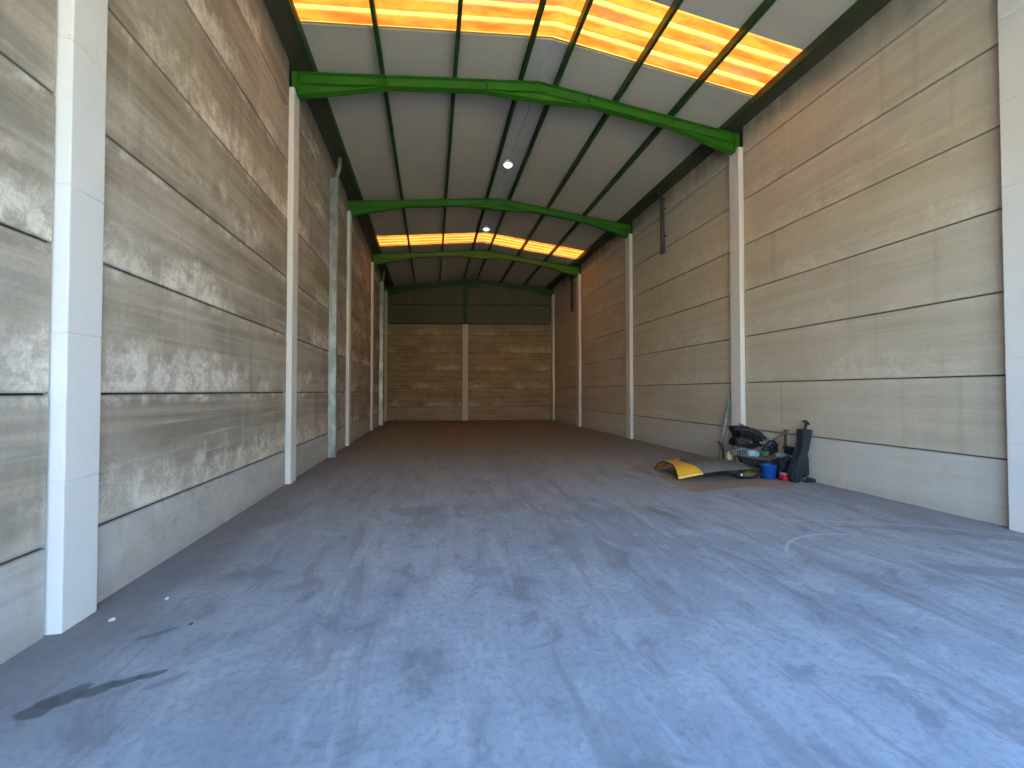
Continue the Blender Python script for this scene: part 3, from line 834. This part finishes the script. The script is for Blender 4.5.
# frame tubes leaning over the middle
bm = BM()
add_tube(bm, [(6.22, 6.72, .48), (6.38, 6.72, .64), (6.46, 6.71, .66), (6.60, 6.68, .50), (6.64, 6.66, .36)], .022, 8)
add_tube(bm, [(6.30, 6.70, .45), (6.44, 6.70, .60), (6.52, 6.69, .46)], .016, 8)
add_tube(bm, [(6.24, 6.74, .60), (6.655, 6.66, .40)], .018, 8)
tag(obj('tube_frame', bm, M['black'], None, True), 'bent black tube frame leaning above the engine part', 'frame', G)
bm = BM(); slab(bm, [(6.27, .40), (6.25, .50), (6.33, .55), (6.40, .50), (6.46, .60), (6.52, .54), (6.59, .58), (6.61, .40)], 6.625, 6.65, .01)
tag(obj('torn_liner', bm, M['black']), 'torn black plastic liner behind the engine part, below the wooden stick', 'liner', G)
# tall black upright moulding with a T handle
t = thing('upright_black_part', 'tall black moulded vehicle part with a T shaped handle standing by the wall', 'vehicle part', (6.36, 6.10, 0), 0, G)
bm = BM(); slab(bm, [(6.255, .004), (6.42, .004), (6.44, .20), (6.50, .34), (6.52, .50), (6.57, .58), (6.63, .72), (6.665, .90), (6.655, .925), (6.45, .935), (6.435, .915), (6.465, .72), (6.42, .54), (6.37, .43), (6.28, .33), (6.22, .22)], 6.05, 6.19, .022)
part('column_moulding', bm, M['charcoal'], t)
bm = BM()
for z in (.08, .15, .22, .30, .38, .46): add_box(bm, 6.27 + z * .25, 6.42 + z * .25, 6.035, 6.06, z, z + .018, .004)
part('moulded_ribs', bm, M['blackdusty'], t)
bm = BM(); add_tube(bm, [(6.56, 6.12, .92), (6.60, 6.12, 1.05)], .022, 10); part('handle_stem', bm, M['black'], t, True)
bm = BM(); add_tube(bm, [(6.50, 6.11, 1.075), (6.56, 6.11, 1.075), (6.61, 6.12, 1.055), (6.665, 6.13, 1.01)], [.014, .022, .022, .014], 10); part('handle_grip', bm, M['black'], t, True)
bm = BM(); slab(bm, [(6.50, .30), (6.56, .48), (6.63, .43), (6.60, .28), (6.64, .12), (6.52, .06)], 6.10, 6.20, .015); part('side_lug', bm, M['blackdusty'], t)
# small dark red box at the foot
bm = BM(); add_box(bm, 6.45, 6.54, 6.215, 6.29, .004, .14, .012)
tag(obj('dark_red_box', bm, simple('dark_red', (.11, .012, .02), .5)), 'small dark red box between canister and tall black part', 'box', G)
# black base lying behind
bm = BM(); slab(bm, [(6.45, .004), (6.66, .004), (6.655, .06), (6.50, .10)], 6.00, 6.045, .008)
tag(obj('black_wedge_block', bm, M['blackdusty']), 'low black wedge on the floor against the right wall', 'wedge', G)

# leaning galvanised bars and the hooked rusty bar
BG = 'galvanised bars leaning beside the right wall column'
for i, (a, b, r_, lb) in enumerate((((6.40, 8.20, .012), (6.655, 8.03, 1.70), .016, 'tallest thin galvanised bar leaning in the corner beside the column'),
                                ((6.46, 8.26, .012), (6.655, 8.10, 1.25), .020, 'shorter thicker galvanised bar, leaning nearer the wall'),
                                ((6.50, 8.12, .012), (6.650, 8.00, 1.45), .012, 'thin galvanised rod closest to the white column'))):
    bm = BM(); add_tube(bm, [a, b], r_, 8)
    tag(obj('galvanised_bar', bm, M['galv']), lb, 'bar', BG)
M['rust'] = simple('rusty_steel', (.13, .06, .035), .8, .2, .4, 18)
bm = BM(); add_tube(bm, [(6.21, 7.95, .50), (6.25, 7.93, .47), (6.31, 7.9, .32), (6.29, 7.88, .14), (6.27, 7.86, .02)], .020, 8)
tag(obj('rusty_bar', bm, M['rust'], None, True), 'short rusty bar with a hooked end, left one of the crossed pair', 'bar', 'crossed rusty bars')
bm = BM(); add_tube(bm, [(6.40, 7.80, .02), (6.40, 7.82, .14), (6.46, 7.84, .28), (6.56, 7.88, .40)], .020, 8)
tag(obj('rusty_bar', bm, M['rust'], None, True), 'short rusty bar slanting right towards the column, right one of the crossed pair', 'bar', 'crossed rusty bars')

# pebbles and crumbs by the left column
for k, (x, y, s_) in enumerate(((-2.19, 3.36, .020), (-2.0, 3.62, .014), (-1.62, 3.20, .012))):
    bm = BM(); bmesh.ops.create_icosphere(bm, subdivisions=2, radius=s_)
    for v in bm.verts: v.co *= random.uniform(.8, 1.15); v.co.z *= .6
    o = obj('plaster_crumb', bm, M['column'] if k < 2 else M['rust']); o.location = (x, y, s_ * .5)
    tag(o, ['white plaster crumb on the floor at the foot of the nearest left column', 'smaller white crumb on the floor beyond the nearest left column',
            'small brown crumb on the floor right of the nearest left column'][k], 'crumb')
